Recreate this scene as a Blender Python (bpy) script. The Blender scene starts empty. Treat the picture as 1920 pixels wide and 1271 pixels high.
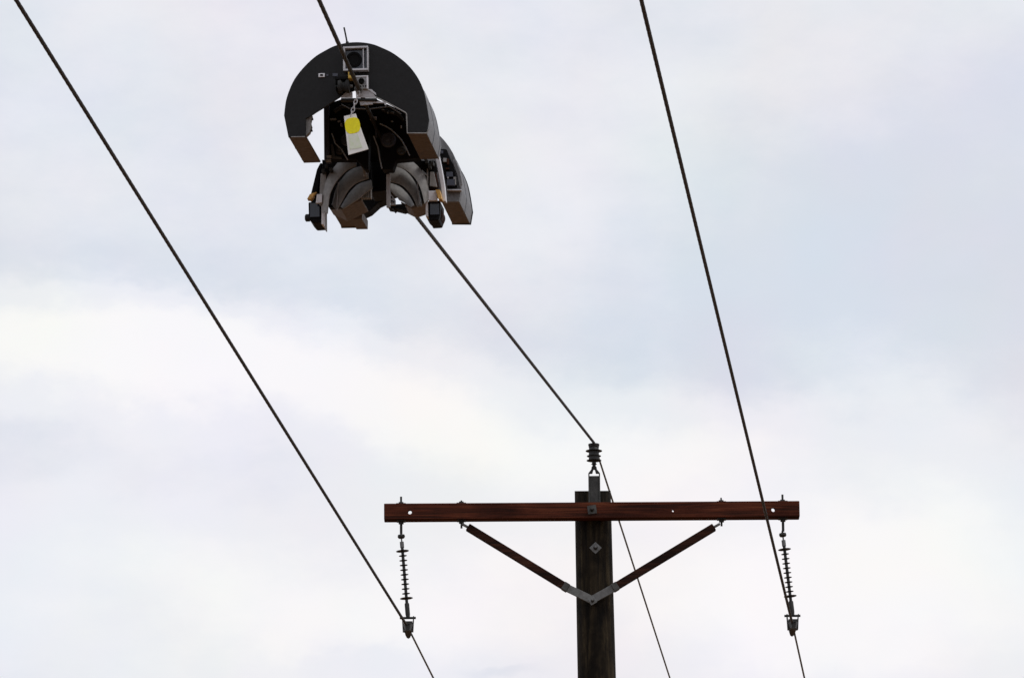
import bpy, bmesh, math, random
from mathutils import Vector, Matrix
random.seed(7)
scene = bpy.context.scene
COL = scene.collection
RAD = math.radians

# ------------------------------------------------------------------ camera
cd = bpy.data.cameras.new('camera')
cd.sensor_width = 36.0
cd.lens = 10319.0 / 1920.0 * 36.0
cd.clip_start = 0.1
cd.clip_end = 6000
cam = bpy.data.objects.new('camera', cd)
COL.objects.link(cam)
cam.matrix_world = (Matrix.Translation((0, 0, 1.7)) @ Matrix.Rotation(RAD(90 + 15.0), 4, 'X')
                    @ Matrix.Rotation(RAD(-0.45), 4, 'Z'))
scene.camera = cam
scene.render.resolution_x, scene.render.resolution_y = 1024, 677

# ------------------------------------------------------------------ sky
SUN_EL, SUN_AZ = RAD(50), RAD(112)          # azimuth measured from +Y towards +X
world = bpy.data.worlds.new('World')
scene.world = world
world.use_nodes = True
nt = world.node_tree
nt.nodes.clear()
N, L = nt.nodes, nt.links
def wn(t, **k):
    n = N.new(t)
    for a, b in k.items():
        setattr(n, a, b)
    return n
def wmath(op, a, b=None, c=None, clamp=False):
    n = wn('ShaderNodeMath', operation=op, use_clamp=clamp)
    for i, v in enumerate((a, b, c)):
        if v is None:
            continue
        if isinstance(v, (int, float)):
            n.inputs[i].default_value = v
        else:
            L.new(v, n.inputs[i])
    return n.outputs[0]
out = wn('ShaderNodeOutputWorld')
bg = wn('ShaderNodeBackground')
bg.inputs[1].default_value = 0.1
sky = wn('ShaderNodeTexSky', sky_type='NISHITA', sun_disc=False, sun_elevation=SUN_EL, sun_rotation=SUN_AZ)
tc = wn('ShaderNodeTexCoord')
sep = wn('ShaderNodeSeparateXYZ')
L.new(tc.outputs['Generated'], sep.inputs[0])
az = wmath('MULTIPLY', wmath('ARCTAN2', sep.outputs[0], sep.outputs[1]), 180 / math.pi)    # degrees
el = wmath('MULTIPLY', wmath('ARCSINE', sep.outputs[2]), 180 / math.pi)
def noise(scale, detail, rough, sx=1.0, sy=1.0, sz=1.0, dist=0.0):
    mp = wn('ShaderNodeMapping')
    mp.inputs['Scale'].default_value = (sx, sy, sz)
    L.new(tc.outputs['Generated'], mp.inputs[0])
    n = wn('ShaderNodeTexNoise')
    L.new(mp.outputs[0], n.inputs['Vector'])
    n.inputs['Scale'].default_value = scale
    n.inputs['Detail'].default_value = detail
    n.inputs['Roughness'].default_value = rough
    n.inputs['Distortion'].default_value = dist
    return n.outputs[0]
warp = wmath('SUBTRACT', noise(10, 6, 0.58, dist=0.3), 0.5)
warp2 = wmath('SUBTRACT', noise(15, 6, 0.6, sz=1.6), 0.5)
azw = wmath('MULTIPLY_ADD', warp, 5.0, az)
elw = wmath('MULTIPLY_ADD', warp2, 2.6, el)
def bank(a0, e0, ra, re, tilt=0.0):
    """soft cloud bank: gaussian in azimuth / elevation (degrees)"""
    da = wmath('SUBTRACT', azw, a0)
    de = wmath('SUBTRACT', elw, e0)
    de = wmath('MULTIPLY_ADD', da, tilt, de)
    q = wmath('ADD', wmath('POWER', wmath('ABSOLUTE', wmath('DIVIDE', da, ra)), 2),
              wmath('POWER', wmath('ABSOLUTE', wmath('DIVIDE', de, re)), 2))
    return wmath('POWER', 2.71828, wmath('MULTIPLY', q, -1))
BANKS = [
    (0.50, (-4.82, 14.96, 2.33, 0.61, 0.15)),
    (0.52, (-1.49, 14.43, 2.89, 0.67, 0.22)),
    (0.32, (2.11, 13.90, 1.44, 0.56, 0.10)),
    (0.46, (-2.29, 12.32, 5.00, 0.94, 0.00)),
    (0.48, (4.17, 12.30, 2.11, 1.05, 0.00)),
    (-0.10, (2.82, 15.38, 2.89, 1.22, 0.00)),
    (-0.14, (4.40, 16.23, 2.11, 1.44, 0.00)),
    (-0.12, (-4.08, 15.86, 2.33, 0.44, 0.10)),
    (0.10, (-0.33, 16.70, 1.67, 1.11, 0.00)),
    (-0.16, (-1.84, 11.74, 0.61, 0.11, 0.00)),
    (-0.18, (-0.20, 11.52, 0.61, 0.11, 0.00)),
]
broad = wmath('MULTIPLY_ADD', noise(7, 4, 0.5, sz=1.8, dist=0.4), 0.5, -0.25)
fine = wmath('MULTIPLY_ADD', noise(30, 7, 0.62, sz=1.9), 0.34, -0.17)
acc = wmath('ADD', broad, fine)
acc = wmath('ADD', acc, 0.45)
for w_, args in BANKS:
    acc = wmath('MULTIPLY_ADD', bank(*args), w_, acc)
ramp = wn('ShaderNodeValToRGB')
cr = ramp.color_ramp
cr.interpolation = 'EASE'
cr.elements[0].position, cr.elements[0].color = 0.0, (6.45, 6.95, 7.75, 1)
cr.elements[1].position, cr.elements[1].color = 1.0, (10.0, 9.78, 9.72, 1)
e = cr.elements.new(0.32); e.color = (7.3, 7.6, 8.4, 1)
e = cr.elements.new(0.62); e.color = (8.9, 8.88, 9.28, 1)
L.new(acc, ramp.inputs[0])
# thinner, slightly bluer cloud
mixb = wn('ShaderNodeMixRGB')
mixb.inputs[0].default_value = 0.06
L.new(ramp.outputs[0], mixb.inputs[1])
L.new(sky.outputs[0], mixb.inputs[2])
# faint pinkish and bluish drift between the layers of cloud
tn = wn('ShaderNodeTexNoise')
L.new(tc.outputs['Generated'], tn.inputs['Vector'])
tn.inputs['Scale'].default_value = 24
tn.inputs['Detail'].default_value = 4
vm = wn('ShaderNodeVectorMath', operation='MULTIPLY_ADD')
L.new(tn.outputs['Color'], vm.inputs[0])
vm.inputs[1].default_value = (1.5, 0.8, 1.2)
vm.inputs[2].default_value = (-0.75, -0.4, -0.6)
va = wn('ShaderNodeVectorMath', operation='ADD')
L.new(vm.outputs[0], va.inputs[0])
L.new(mixb.outputs[0], va.inputs[1])
L.new(va.outputs[0], bg.inputs[0])
L.new(bg.outputs[0], out.inputs[0])

# ------------------------------------------------------------------ sun (veiled by cloud)
sd = bpy.data.lights.new('sun', 'SUN')
sd.energy = 1.0
sd.angle = RAD(14)
sd.color = (1.0, 0.96, 0.9)
sun = bpy.data.objects.new('sun', sd)
COL.objects.link(sun)
sdir = Vector((math.sin(SUN_AZ) * math.cos(SUN_EL), math.cos(SUN_AZ) * math.cos(SUN_EL), math.sin(SUN_EL)))
sun.rotation_euler = sdir.to_track_quat('Z', 'Y').to_euler()
sun.location = (20, 0, 40)
vs = scene.view_settings
vs.view_transform = 'Standard'
vs.look = 'None'
vs.exposure = 0
vs.gamma = 1
vs.use_curve_mapping = False

# ------------------------------------------------------------------ materials
def material(name, base, rough=0.6, metal=0.0, vary=0.0, scale=8.0, stretch=(1, 1, 1), dark=None, bump=0.0,
             detail=5, spec=0.5, coords='Object'):
    m = bpy.data.materials.new(name)
    m.use_nodes = True
    n, l = m.node_tree.nodes, m.node_tree.links
    b = n['Principled BSDF']
    b.inputs['Base Color'].default_value = (*base, 1)
    b.inputs['Roughness'].default_value = rough
    b.inputs['Metallic'].default_value = metal
    b.inputs['Specular IOR Level'].default_value = spec
    if vary or bump:
        t = n.new('ShaderNodeTexCoord')
        mp = n.new('ShaderNodeMapping')
        mp.inputs['Scale'].default_value = stretch
        l.new(t.outputs[coords], mp.inputs[0])
        nz = n.new('ShaderNodeTexNoise')
        nz.inputs['Scale'].default_value = scale
        nz.inputs['Detail'].default_value = detail
        nz.inputs['Roughness'].default_value = 0.62
        l.new(mp.outputs[0], nz.inputs['Vector'])
        if vary:
            r = n.new('ShaderNodeValToRGB')
            d = dark if dark else tuple(c * (1 - vary) for c in base)
            r.color_ramp.elements[0].position = 0.32
            r.color_ramp.elements[0].color = (*d, 1)
            r.color_ramp.elements[1].position = 0.68
            r.color_ramp.elements[1].color = (*[min(1, c * (1 + vary * 0.6)) for c in base], 1)
            l.new(nz.outputs[0], r.inputs[0])
            l.new(r.outputs[0], b.inputs['Base Color'])
            mr = n.new('ShaderNodeMapRange')
            mr.inputs['To Min'].default_value = max(0.05, rough - 0.1)
            mr.inputs['To Max'].default_value = min(1, rough + 0.12)
            l.new(nz.outputs[0], mr.inputs['Value'])
            l.new(mr.outputs[0], b.inputs['Roughness'])
        if bump:
            bp = n.new('ShaderNodeBump')
            bp.inputs['Strength'].default_value = bump
            bp.inputs['Distance'].default_value = 0.004
            l.new(nz.outputs[0], bp.inputs['Height'])
            l.new(bp.outputs[0], b.inputs['Normal'])
    return m

M = {
 'galv':     material('galvanised_steel', (0.15, 0.152, 0.15), 0.6, 0.3, 0.3, 30),
 'galvdark': material('weathered_steel', (0.065, 0.064, 0.060), 0.55, 0.5, 0.4, 30),
 'iron':     material('dark_iron', (0.020, 0.019, 0.017), 0.6, 0.2, 0.3, 40),
 'polymer':  material('grey_polymer', (0.018, 0.018, 0.017), 0.6, 0, 0.25, 20),
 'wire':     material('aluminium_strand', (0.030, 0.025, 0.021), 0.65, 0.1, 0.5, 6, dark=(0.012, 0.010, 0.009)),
 'wirepale': material('pale_strand', (0.17, 0.165, 0.14), 0.65, 0.1, 0.3, 6, dark=(0.10, 0.098, 0.085)),
 'carbon':   material('carbon_plate', (0.0105, 0.0105, 0.0115), 0.55, 0, 0.35, 45, bump=0.15, spec=0.25),
 'black':    material('black_housing', (0.005, 0.005, 0.0055), 0.7, 0, 0.4, 25, spec=0.12),
 'blacksoft':material('black_rubber', (0.012, 0.012, 0.012), 0.8, 0, 0.3, 25),
 'navy':     material('dark_blue_glass', (0.008, 0.010, 0.022), 0.12, 0, 0, spec=0.5),
 'shell':    material('grey_composite', (0.17, 0.17, 0.178), 0.6, 0, 0.3, 60, dark=(0.10, 0.10, 0.10), bump=0.15),
 'sole':     material('ground_tinted_sole', (0.145, 0.110, 0.085), 0.6, 0, 0.5, 60, dark=(0.075, 0.056, 0.043), bump=0.2, spec=0.3),  # grey underside panels; brown light off the ground is put into the colour
 'leaf':     material('grey_nylon', (0.26, 0.254, 0.248), 0.6, 0, 0.25, 70, dark=(0.19, 0.185, 0.18)),
 'leafpale': material('pale_nylon', (0.33, 0.325, 0.335), 0.5, 0, 0.2, 30),
 'alu':      material('bare_aluminium', (0.50, 0.50, 0.53), 0.45, 0.15, 0.15, 50),
 'pale':     material('pale_panel', (0.72, 0.72, 0.76), 0.5, 0, 0.1, 40),
 'slate':    material('slate_panel', (0.055, 0.06, 0.085), 0.4, 0, 0.2, 20),
 'brass':    material('brass_block', (0.55, 0.36, 0.06), 0.45, 0.2, 0.3, 60),
 'orange':   material('orange_clip', (0.66, 0.38, 0.10), 0.5, 0, 0.3, 60),
 'tag':      material('white_card', (0.86, 0.86, 0.84), 0.6, 0, 0.06, 40),
 'yellow':   material('yellow_ink', (0.92, 0.84, 0.004), 0.6, 0, 0.1, 60),
 'green':    material('pale_green_ink', (0.55, 0.64, 0.42), 0.7, 0, 0.25, 30, dark=(0.80, 0.82, 0.76)),
 'dirt':     material('dry_earth', (0.17, 0.094, 0.046), 0.95, 0, 0.4, 0.35, bump=0.3, spec=0.1),
 'cable':    material('grey_cable', (0.33, 0.36, 0.40), 0.45, 0),
}

def timber(name, c0, c1, c2, axis, mottled=False):
    """weathered wood: wavy grain along one axis, dark checks and blotches"""
    m = bpy.data.materials.new(name)
    m.use_nodes = True
    n, l = m.node_tree.nodes, m.node_tree.links
    b = n['Principled BSDF']
    b.inputs['Roughness'].default_value = 0.85
    b.inputs['Specular IOR Level'].default_value = 0.15
    t = n.new('ShaderNodeTexCoord')
    def nz(scale, st, detail=6, dist=0.0, rough=0.6):
        mp = n.new('ShaderNodeMapping')
        mp.inputs['Scale'].default_value = st
        l.new(t.outputs['Object'], mp.inputs[0])
        q = n.new('ShaderNodeTexNoise')
        q.inputs['Scale'].default_value = scale
        q.inputs['Detail'].default_value = detail
        q.inputs['Roughness'].default_value = rough
        q.inputs['Distortion'].default_value = dist
        l.new(mp.outputs[0], q.inputs['Vector'])
        return q.outputs[0]
    st = (0.9, 22, 22) if axis == 'x' else (14, 14, 0.8)
    st2 = (1.2, 3.2, 3.2) if axis == 'x' else (6, 6, 3.0)
    g = nz(2.2, st, 7, 0.9)
    bl = nz(2.4, st2, 5, 0.4)
    r = n.new('ShaderNodeValToRGB')
    cr_ = r.color_ramp
    cr_.elements[0].position, cr_.elements[0].color = 0.36, (*c0, 1)
    cr_.elements[1].position, cr_.elements[1].color = 0.68, (*c2, 1)
    e_ = cr_.elements.new(0.52); e_.color = (*c1, 1)
    l.new(g, r.inputs[0])
    mx = n.new('ShaderNodeMixRGB')
    mx.blend_type = 'MULTIPLY'
    mx.inputs[0].default_value = 1.0
    r2 = n.new('ShaderNodeValToRGB')
    r2.color_ramp.elements[0].position, r2.color_ramp.elements[0].color = 0.38, (0.28, 0.26, 0.25, 1) if mottled else (0.5, 0.45, 0.42, 1)
    r2.color_ramp.elements[1].position, r2.color_ramp.elements[1].color = 0.6, (1, 1, 1, 1)
    l.new(bl, r2.inputs[0])
    l.new(r.outputs[0], mx.inputs[1])
    l.new(r2.outputs[0], mx.inputs[2])
    l.new(mx.outputs[0], b.inputs['Base Color'])
    bp = n.new('ShaderNodeBump')
    bp.inputs['Strength'].default_value = 0.8
    bp.inputs['Distance'].default_value = 0.005
    l.new(g, bp.inputs['Height'])
    l.new(bp.outputs[0], b.inputs['Normal'])
    return m
M['arm'] = timber('stained_timber', (0.030, 0.0085, 0.0045), (0.088, 0.0205, 0.0092), (0.145, 0.044, 0.019), 'x')
M['brace'] = timber('stained_brace_timber', (0.012, 0.0055, 0.0035), (0.037, 0.0125, 0.007), (0.065, 0.025, 0.013), 'x')
M['pole'] = timber('creosoted_pole', (0.006, 0.0045, 0.003), (0.025, 0.0175, 0.0092), (0.055, 0.041, 0.022), 'z', True)

# ------------------------------------------------------------------ helpers
def link(name, bm, mat, parent=None, smooth=False, bevel=0.0, seg=2):
    me = bpy.data.meshes.new(name)
    bmesh.ops.recalc_face_normals(bm, faces=bm.faces)
    bm.to_mesh(me)
    bm.free()
    me.materials.append(M[mat])
    o = bpy.data.objects.new(name, me)
    COL.objects.link(o)
    if parent is not None:
        o.parent = parent
    if smooth:
        for p in me.polygons:
            p.use_smooth = True
        me.set_sharp_from_angle(angle=RAD(38))
    if bevel:
        b = o.modifiers.new('edge', 'BEVEL')
        b.width = bevel
        b.segments = seg
        b.limit_method = 'ANGLE'
        b.angle_limit = RAD(35)
    return o

def thing(name, label, cat, loc, group=None):
    o = bpy.data.objects.new(name, None)
    o.empty_display_size = 0.1
    COL.objects.link(o)
    o.location = loc
    tag(o, label, cat, group)
    return o

def tag(o, label, cat, group=None):
    o['label'] = label
    o['category'] = cat
    if group:
        o['group'] = group

def add_box(bm, x0, x1, y0, y1, z0, z1):
    vs_ = [bm.verts.new(p) for p in ((x0, y0, z0), (x1, y0, z0), (x1, y1, z0), (x0, y1, z0),
                                     (x0, y0, z1), (x1, y0, z1), (x1, y1, z1), (x0, y1, z1))]
    for f in ((0, 1, 2, 3), (4, 5, 6, 7), (0, 1, 5, 4), (1, 2, 6, 5), (2, 3, 7, 6), (3, 0, 4, 7)):
        bm.faces.new([vs_[i] for i in f])

def add_prism(bm, poly, y0, y1, scale_back=1.0):
    """polygon of (x, z) pushed from y0 to y1"""
    cx = sum(p[0] for p in poly) / len(poly)
    cz = sum(p[1] for p in poly) / len(poly)
    a = [bm.verts.new((x, y0, z)) for x, z in poly]
    b = [bm.verts.new((cx + (x - cx) * scale_back, y1, cz + (z - cz) * scale_back)) for x, z in poly]
    bm.faces.new(a)
    bm.faces.new(list(reversed(b)))
    n = len(poly)
    for i in range(n):
        j = (i + 1) % n
        bm.faces.new((a[i], b[i], b[j], a[j]))

def prism(name, poly, y0, y1, mat, parent, bevel=0.002, scale_back=1.0, off=(0, 0, 0)):
    bm = bmesh.new()
    add_prism(bm, [(x - off[0], z - off[2]) for x, z in poly], y0 - off[1], y1 - off[1], scale_back)
    return link(name, bm, mat, parent, bevel=bevel)

def frame_of(d):
    d = d.normalized()
    u = d.cross(Vector((0, 0, 1)) if abs(d.z) < 0.9 else Vector((1, 0, 0))).normalized()
    return u, d.cross(u).normalized()

def add_cyl(bm, p, q, r0, r1=None, seg=16, cap=True):
    p, q = Vector(p), Vector(q)
    r1 = r0 if r1 is None else r1
    u, v = frame_of(q - p)
    rings = []
    for c, r in ((p, r0), (q, r1)):
        rings.append([bm.verts.new(c + (u * math.cos(2 * math.pi * i / seg) + v * math.sin(2 * math.pi * i / seg)) * r) for i in range(seg)])
    for i in range(seg):
        j = (i + 1) % seg
        bm.faces.new((rings[0][i], rings[0][j], rings[1][j], rings[1][i]))
    if cap:
        bm.faces.new(rings[0])
        bm.faces.new(list(reversed(rings[1])))

def add_tube(bm, pts, r, seg=8):
    pts = [Vector(p) for p in pts]
    prev = None
    u = None
    for k, p in enumerate(pts):
        d = (pts[min(k + 1, len(pts) - 1)] - pts[max(k - 1, 0)]).normalized()
        if u is None:
            u, v = frame_of(d)
        else:
            u = (u - d * u.dot(d)).normalized()
            v = d.cross(u)
        ring = [bm.verts.new(p + (u * math.cos(2 * math.pi * i / seg) + v * math.sin(2 * math.pi * i / seg)) * r) for i in range(seg)]
        if prev:
            for i in range(seg):
                j = (i + 1) % seg
                bm.faces.new((prev[i], prev[j], ring[j], ring[i]))
        else:
            bm.faces.new(ring)
        prev = ring
    bm.faces.new(list(reversed(prev)))

def lathe(bm, prof, p, axis, seg=24):
    """profile of (r, t) turned about the axis from point p"""
    p = Vector(p)
    axis = Vector(axis).normalized()
    u, v = frame_of(axis)
    prev = None
    for r, t in prof:
        r = max(r, 0.0004)
        ring = [bm.verts.new(p + axis * t + (u * math.cos(2 * math.pi * i / seg) + v * math.sin(2 * math.pi * i / seg)) * r) for i in range(seg)]
        if prev:
            for i in range(seg):
                j = (i + 1) % seg
                bm.faces.new((prev[i], prev[j], ring[j], ring[i]))
        else:
            bm.faces.new(ring)
        prev = ring
    bm.faces.new(list(reversed(prev)))

# ------------------------------------------------------------------ ground
bm = bmesh.new()
bmesh.ops.create_grid(bm, x_segments=40, y_segments=40, size=3000)
g = link('ground', bm, 'dirt')
g['kind'] = 'structure'

# ================================================================== pole
YF = 31.46                      # front face of the crossarm
YA = YF + 0.045                 # middle of the crossarm
YP = YF + 0.09 + 0.092          # axis of the pole
ptop = [(0.4688, 9.2465)][0]
pbot = [(0.4809, 8.1198)][0]
lean = (ptop[0] - pbot[0]) / (ptop[1] - pbot[1])
base_x = ptop[0] - lean * ptop[1]
pole = thing('utility_pole', 'dark creosoted wooden utility pole with a reddish timber crossarm and two braces', 'utility pole', (base_x, YP, 0))
PO = Vector((base_x, YP, 0))
def W(x, y, z):                # world point -> pole space
    return Vector((x, y, z)) - PO

bm = bmesh.new()
SEG, RINGS = 48, 60
rnd = [random.uniform(-1, 1) for _ in range(SEG)]
prev = None
H = ptop[1]
for k in range(RINGS + 1):
    t = k / RINGS
    z = H * (1 - (1 - t) ** 2) if False else H * t
    r = 0.107 + (0.150 - 0.107) * (1 - t)
    ring = []
    for i in range(SEG):
        a = 2 * math.pi * i / SEG
        rr = r * (1 + 0.008 * rnd[i] + 0.006 * math.sin(3 * a + z * 0.7) + 0.004 * math.sin(z * 5 + i * 1.7))
        zz = z + (0.238 * rr * math.sin(a) if k == RINGS else 0)
        ring.append(bm.verts.new((lean * z + rr * math.cos(a), rr * math.sin(a), zz)))
    if prev:
        for i in range(SEG):
            j = (i + 1) % SEG
            bm.faces.new((prev[i], prev[j], ring[j], ring[i]))
    prev = ring
bm.faces.new(prev)
link('shaft', bm, 'pole', pole, smooth=True)

# crossarm, level timber with drilled holes
ca, cb = [(-0.7591, 9.1373), (1.6803, 9.1337), (-0.7592, 9.0441), (1.6783, 9.0389)], None
a_top, b_top, a_bot, b_bot = ca
ztop = (a_top[1] + b_top[1]) / 2
zbot = (a_bot[1] + b_bot[1]) / 2
xl, xr = a_top[0], b_top[0]
bm = bmesh.new()
add_box(bm, xl - base_x, xr - base_x, YF - YP, YF + 0.09 - YP, zbot, ztop)
for v in bm.verts:                                   # a timber is never quite true
    v.co.z += (b_top[1] - a_top[1]) * 0.5 * (1 if v.co.x > 0.2 else -1)
arm = link('crossarm', bm, 'arm', pole)
holes = [(-0.6074, 9.0831), (1.5258, 9.0803), (0.9373, 9.0786)]
hb = bmesh.new()
for i, (hx, hz) in enumerate(holes):
    r = 0.0115 if i < 2 else 0.006
    tilt = 0.19 if i < 2 else 0.2                   # drilled a little askew
    add_cyl(hb, W(hx, YF - 0.05, hz - 0.05 * tilt), W(hx, YF + 0.15, hz + 0.15 * tilt), r, seg=14)
cut = link('cutter', hb, 'arm', pole)
bo = arm.modifiers.new('holes', 'BOOLEAN')
bo.object = cut
bo.solver = 'EXACT'
bv = arm.modifiers.new('edge', 'BEVEL')
bv.width = 0.004
bv.segments = 2
bv.limit_method = 'ANGLE'
bv.angle_limit = RAD(60)
bpy.context.view_layer.update()
dg = bpy.context.evaluated_depsgraph_get()
me = bpy.data.meshes.new_from_object(arm.evaluated_get(dg))
arm.modifiers.clear()
arm.data = me
bpy.data.objects.remove(cut)

# through bolt of the crossarm and the spare bolt below
def bolt(px, pz, yface, size, turn, parent, mat='galvdark'):
    o = W(px, yface, pz)
    bm = bmesh.new()
    h = size / 2
    c, s = math.cos(turn), math.sin(turn)
    add_prism(bm, [(o.x + (x * c - z * s) * h, o.z + (x * s + z * c) * h) for x, z in ((-1, -1), (1, -1), (1, 1), (-1, 1))], o.y - 0.006, o.y)
    w = link('washer', bm, mat, parent, bevel=0.0015)
    bm = bmesh.new()
    lathe(bm, [(h * 0.50, 0), (h * 0.50, 0.014), (h * 0.4, 0.017)], (o.x, o.y - 0.006, o.z), (0, -1, 0), seg=6)
    link('nut', bm, 'iron', w)
    bm = bmesh.new()
    add_cyl(bm, (o.x, o.y - 0.02, o.z), (o.x, o.y - 0.045, o.z), h * 0.27, seg=10)
    link('bolt_end', bm, mat, w)
    return w
(bx, bz), = [(0.4616, 9.0893)]
bolt(bx, bz, YF, 0.052, 0.12, pole)
(bx, bz), = [(0.4805, 8.8764)]
bolt(bx, bz, YP - 0.105, 0.052, 0.78, pole, 'galv')

# braces
vb = [(-0.2685, 9.0006), (0.307, 8.6341), (1.1778, 8.9889), (0.5879, 8.6318)]
tip, = [(0.4561, 8.5552)]
def bar(bm, p, q, w, d):
    """flat timber from p to q (x, y, z) with face width w and depth d"""
    p, q = Vector(p), Vector(q)
    u = (q - p).normalized()
    n = Vector((0, 1, 0))
    s = u.cross(n).normalized()
    n = s.cross(u)
    vv = [bm.verts.new(c + s * a * w / 2 + n * b * d / 2) for c in (p, q) for a, b in ((-1, -1), (1, -1), (1, 1), (-1, 1))]
    for f in ((0, 1, 2, 3), (4, 5, 6, 7), (0, 1, 5, 4), (1, 2, 6, 5), (2, 3, 7, 6), (3, 0, 4, 7)):
        bm.faces.new([vv[i] for i in f])
for (pa, pb), (ex, ey) in (((vb[0], vb[1]), (866, 979)), ((vb[2], vb[3]), (1350, 978))):
    bm = bmesh.new()
    bar(bm, W(pa[0], 31.505, pa[1]), W(pb[0], 31.505, pb[1]), 0.044, 0.040)
    br = link('brace', bm, 'brace', pole, bevel=0.004)
    # light steel tab joining the brace to the arm
    sgn = -1 if ex < 1100 else 1
    bm = bmesh.new()
    bar(bm, W(pa[0] + sgn * 0.034, 31.505, pa[1] + 0.02), W(pa[0] - sgn * 0.012, 31.505, pa[1] - 0.006), 0.010, 0.030)
    link('tab', bm, 'galv', br)
    # ferrule at the lower end
    d = (W(pb[0], 0, pb[1]) - W(pa[0], 0, pa[1])).normalized()
    bm = bmesh.new()
    e0 = W(pb[0], 31.505, pb[1])
    bar(bm, e0 - d * 0.022, e0 + d * 0.012, 0.048, 0.046)
    link('ferrule', bm, 'galvdark', br, bevel=0.002)
# V bracket in front of the pole
bm = bmesh.new()
yb = YP - 0.121
tpt = W(tip[0], yb, tip[1])
for pb in (vb[1], vb[3]):
    bar(bm, W(pb[0], 31.505, pb[1]), tpt + Vector((0.012 if pb[0] < tip[0] else -0.012, 0, 0)), 0.046, 0.012)
link('brace_bracket', bm, 'galv', pole, bevel=0.002)
(bx, bz), = [(0.4593, 8.5542)]
wsh = bolt(bx, bz, YP - 0.127, 0.040, 0.5, pole, 'galv')

# eye bolts through the arm ends and short bolts that hold the braces
def through_bolt(px_top, z_above, z_below, r, px_bot=None, eye=False, name='eye_bolt'):
    x = px_top
    bm = bmesh.new()
    lathe(bm, [(r, 0), (r, z_above - zbot), (r * 1.25, z_above - zbot + 0.001), (r * 1.25, z_above - z_below)], W(x, YA, z_above), (0, 0, -1), 10)
    b = link(name, bm, 'iron', pole)
    bm = bmesh.new()
    c = W(x, YA, ztop)
    sag = (b_top[1] - a_top[1]) * 0.5 * (1 if x > 0.5 else -1)
    add_box(bm, c.x - 0.028, c.x + 0.028, c.y - 0.028, c.y + 0.028, c.z + sag + 0.0005, c.z + sag + 0.006)
    lathe(bm, [(0.016, 0), (0.016, 0.010)], (c.x, c.y, c.z + sag + 0.0065), (0, 0, 1), seg=6)
    link('washer', bm, 'iron', b)
    bm = bmesh.new()
    c = W(x, YA, zbot)
    add_box(bm, c.x - 0.026, c.x + 0.026, c.y - 0.026, c.y + 0.026, c.z + sag - 0.006, c.z + sag - 0.0005)
    lathe(bm, [(0.017, 0), (0.017, 0.013)], (c.x, c.y, c.z + sag - 0.0065), (0, 0, -1), seg=6)
    link('lower_washer', bm, 'iron', b)
    return b
eb = [(-0.6597, 9.1874), (1.5831, 9.1822), (-0.6603, 8.9654), (1.5786, 8.9603), (-0.3054, 9.162), (1.2221, 9.1658), (-0.3031, 8.9947), (1.216, 8.9953)]
for i in (0, 1):
    b = through_bolt(eb[i][0], eb[i][1], eb[i + 2][1], 0.0065)
    bm = bmesh.new()
    c = W(eb[i + 2][0], YA, eb[i + 2][1])
    pts = [c + Vector((0.0, 0.013 * math.cos(a), -0.011 + 0.014 * math.sin(a))) for a in [2 * math.pi * k / 16 for k in range(17)]]
    add_tube(bm, pts, 0.0055, 8)
    link('eye', bm, 'iron', b)
for i in (4, 5):
    through_bolt(eb[i][0], eb[i][1], eb[i + 2][1], 0.005, name='brace_bolt')

# pole top bracket: a steel channel with two ears
tb = [(0.443, 9.3209), (0.5121, 9.3203), (0.5094, 9.0881), (0.4404, 9.0887), (0.4777, 9.3303)]
bm = bmesh.new()
o0 = W(tb[0][0], 0, tb[0][1]); o1 = W(tb[1][0], 0, tb[1][1]); o3 = W(tb[3][0], 0, tb[3][1])
yfb = YP - 0.112 - YP
wdt = o1.x - o0.x
zt, zb = o0.z, o3.z
def ear(x0, x1):
    add_box(bm, x0, x1, yfb - 0.030, yfb, zb, zt)
ear(o0.x, o0.x + 0.007)
ear(o1.x - 0.007, o1.x)
add_box(bm, o0.x + 0.007, o1.x - 0.007, yfb - 0.008, yfb - 0.0005, zb, zt - 0.012)
link('pole_top_bracket', bm, 'galvdark', pole, bevel=0.0015)
bm = bmesh.new()                      # folded ears that carry the pin
cx = (o0.x + o1.x) / 2
add_prism(bm, [(o0.x, zt), (o0.x + 0.024, zt), (cx - 0.004, zt + 0.024), (cx - 0.016, zt + 0.024)], yfb - 0.026, yfb - 0.004)
add_prism(bm, [(o1.x - 0.024, zt), (o1.x, zt), (cx + 0.016, zt + 0.024), (cx + 0.004, zt + 0.024)], yfb - 0.026, yfb - 0.004)
add_box(bm, cx - 0.016, cx + 0.016, yfb - 0.028, yfb - 0.002, zt + 0.0245, zt + 0.032)
link('pin_saddle', bm, 'iron', pole, bevel=0.001)

# ================================================================== post insulator on the pole top
pi_ = [(0.4779, 9.3465), (0.4829, 9.5115)]
pz0, pz1 = PO.z + zt + 0.032, pi_[1][1] - 0.010
px0 = base_x + cx
py0 = YP + yfb - 0.015
post = thing('post_insulator', 'short dark ribbed insulator standing upright on the pole top bracket', 'insulator', (px0, py0, pz0))
hgt = pz1 - pz0
bm = bmesh.new()
lathe(bm, [(0.013, 0), (0.016, 0.006), (0.010, 0.012), (0.010, 0.020), (0.018, 0.024)], (0, 0, 0.0005), (0, 0, 1), 16)
link('pin', bm, 'iron', post, smooth=True)
bm = bmesh.new()
lathe(bm, [(0.012, 0.022), (0.012, hgt * 0.27), (0.030, hgt * 0.285), (0.031, hgt * 0.5), (0.029, hgt * 0.82), (0.024, hgt * 0.86), (0.024, hgt * 0.90), (0.033, hgt * 0.93), (0.033, hgt * 0.98), (0.015, hgt)], (0, 0, 0), (0, 0, 1), 24)
link('core', bm, 'polymer', post, smooth=True)
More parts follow.
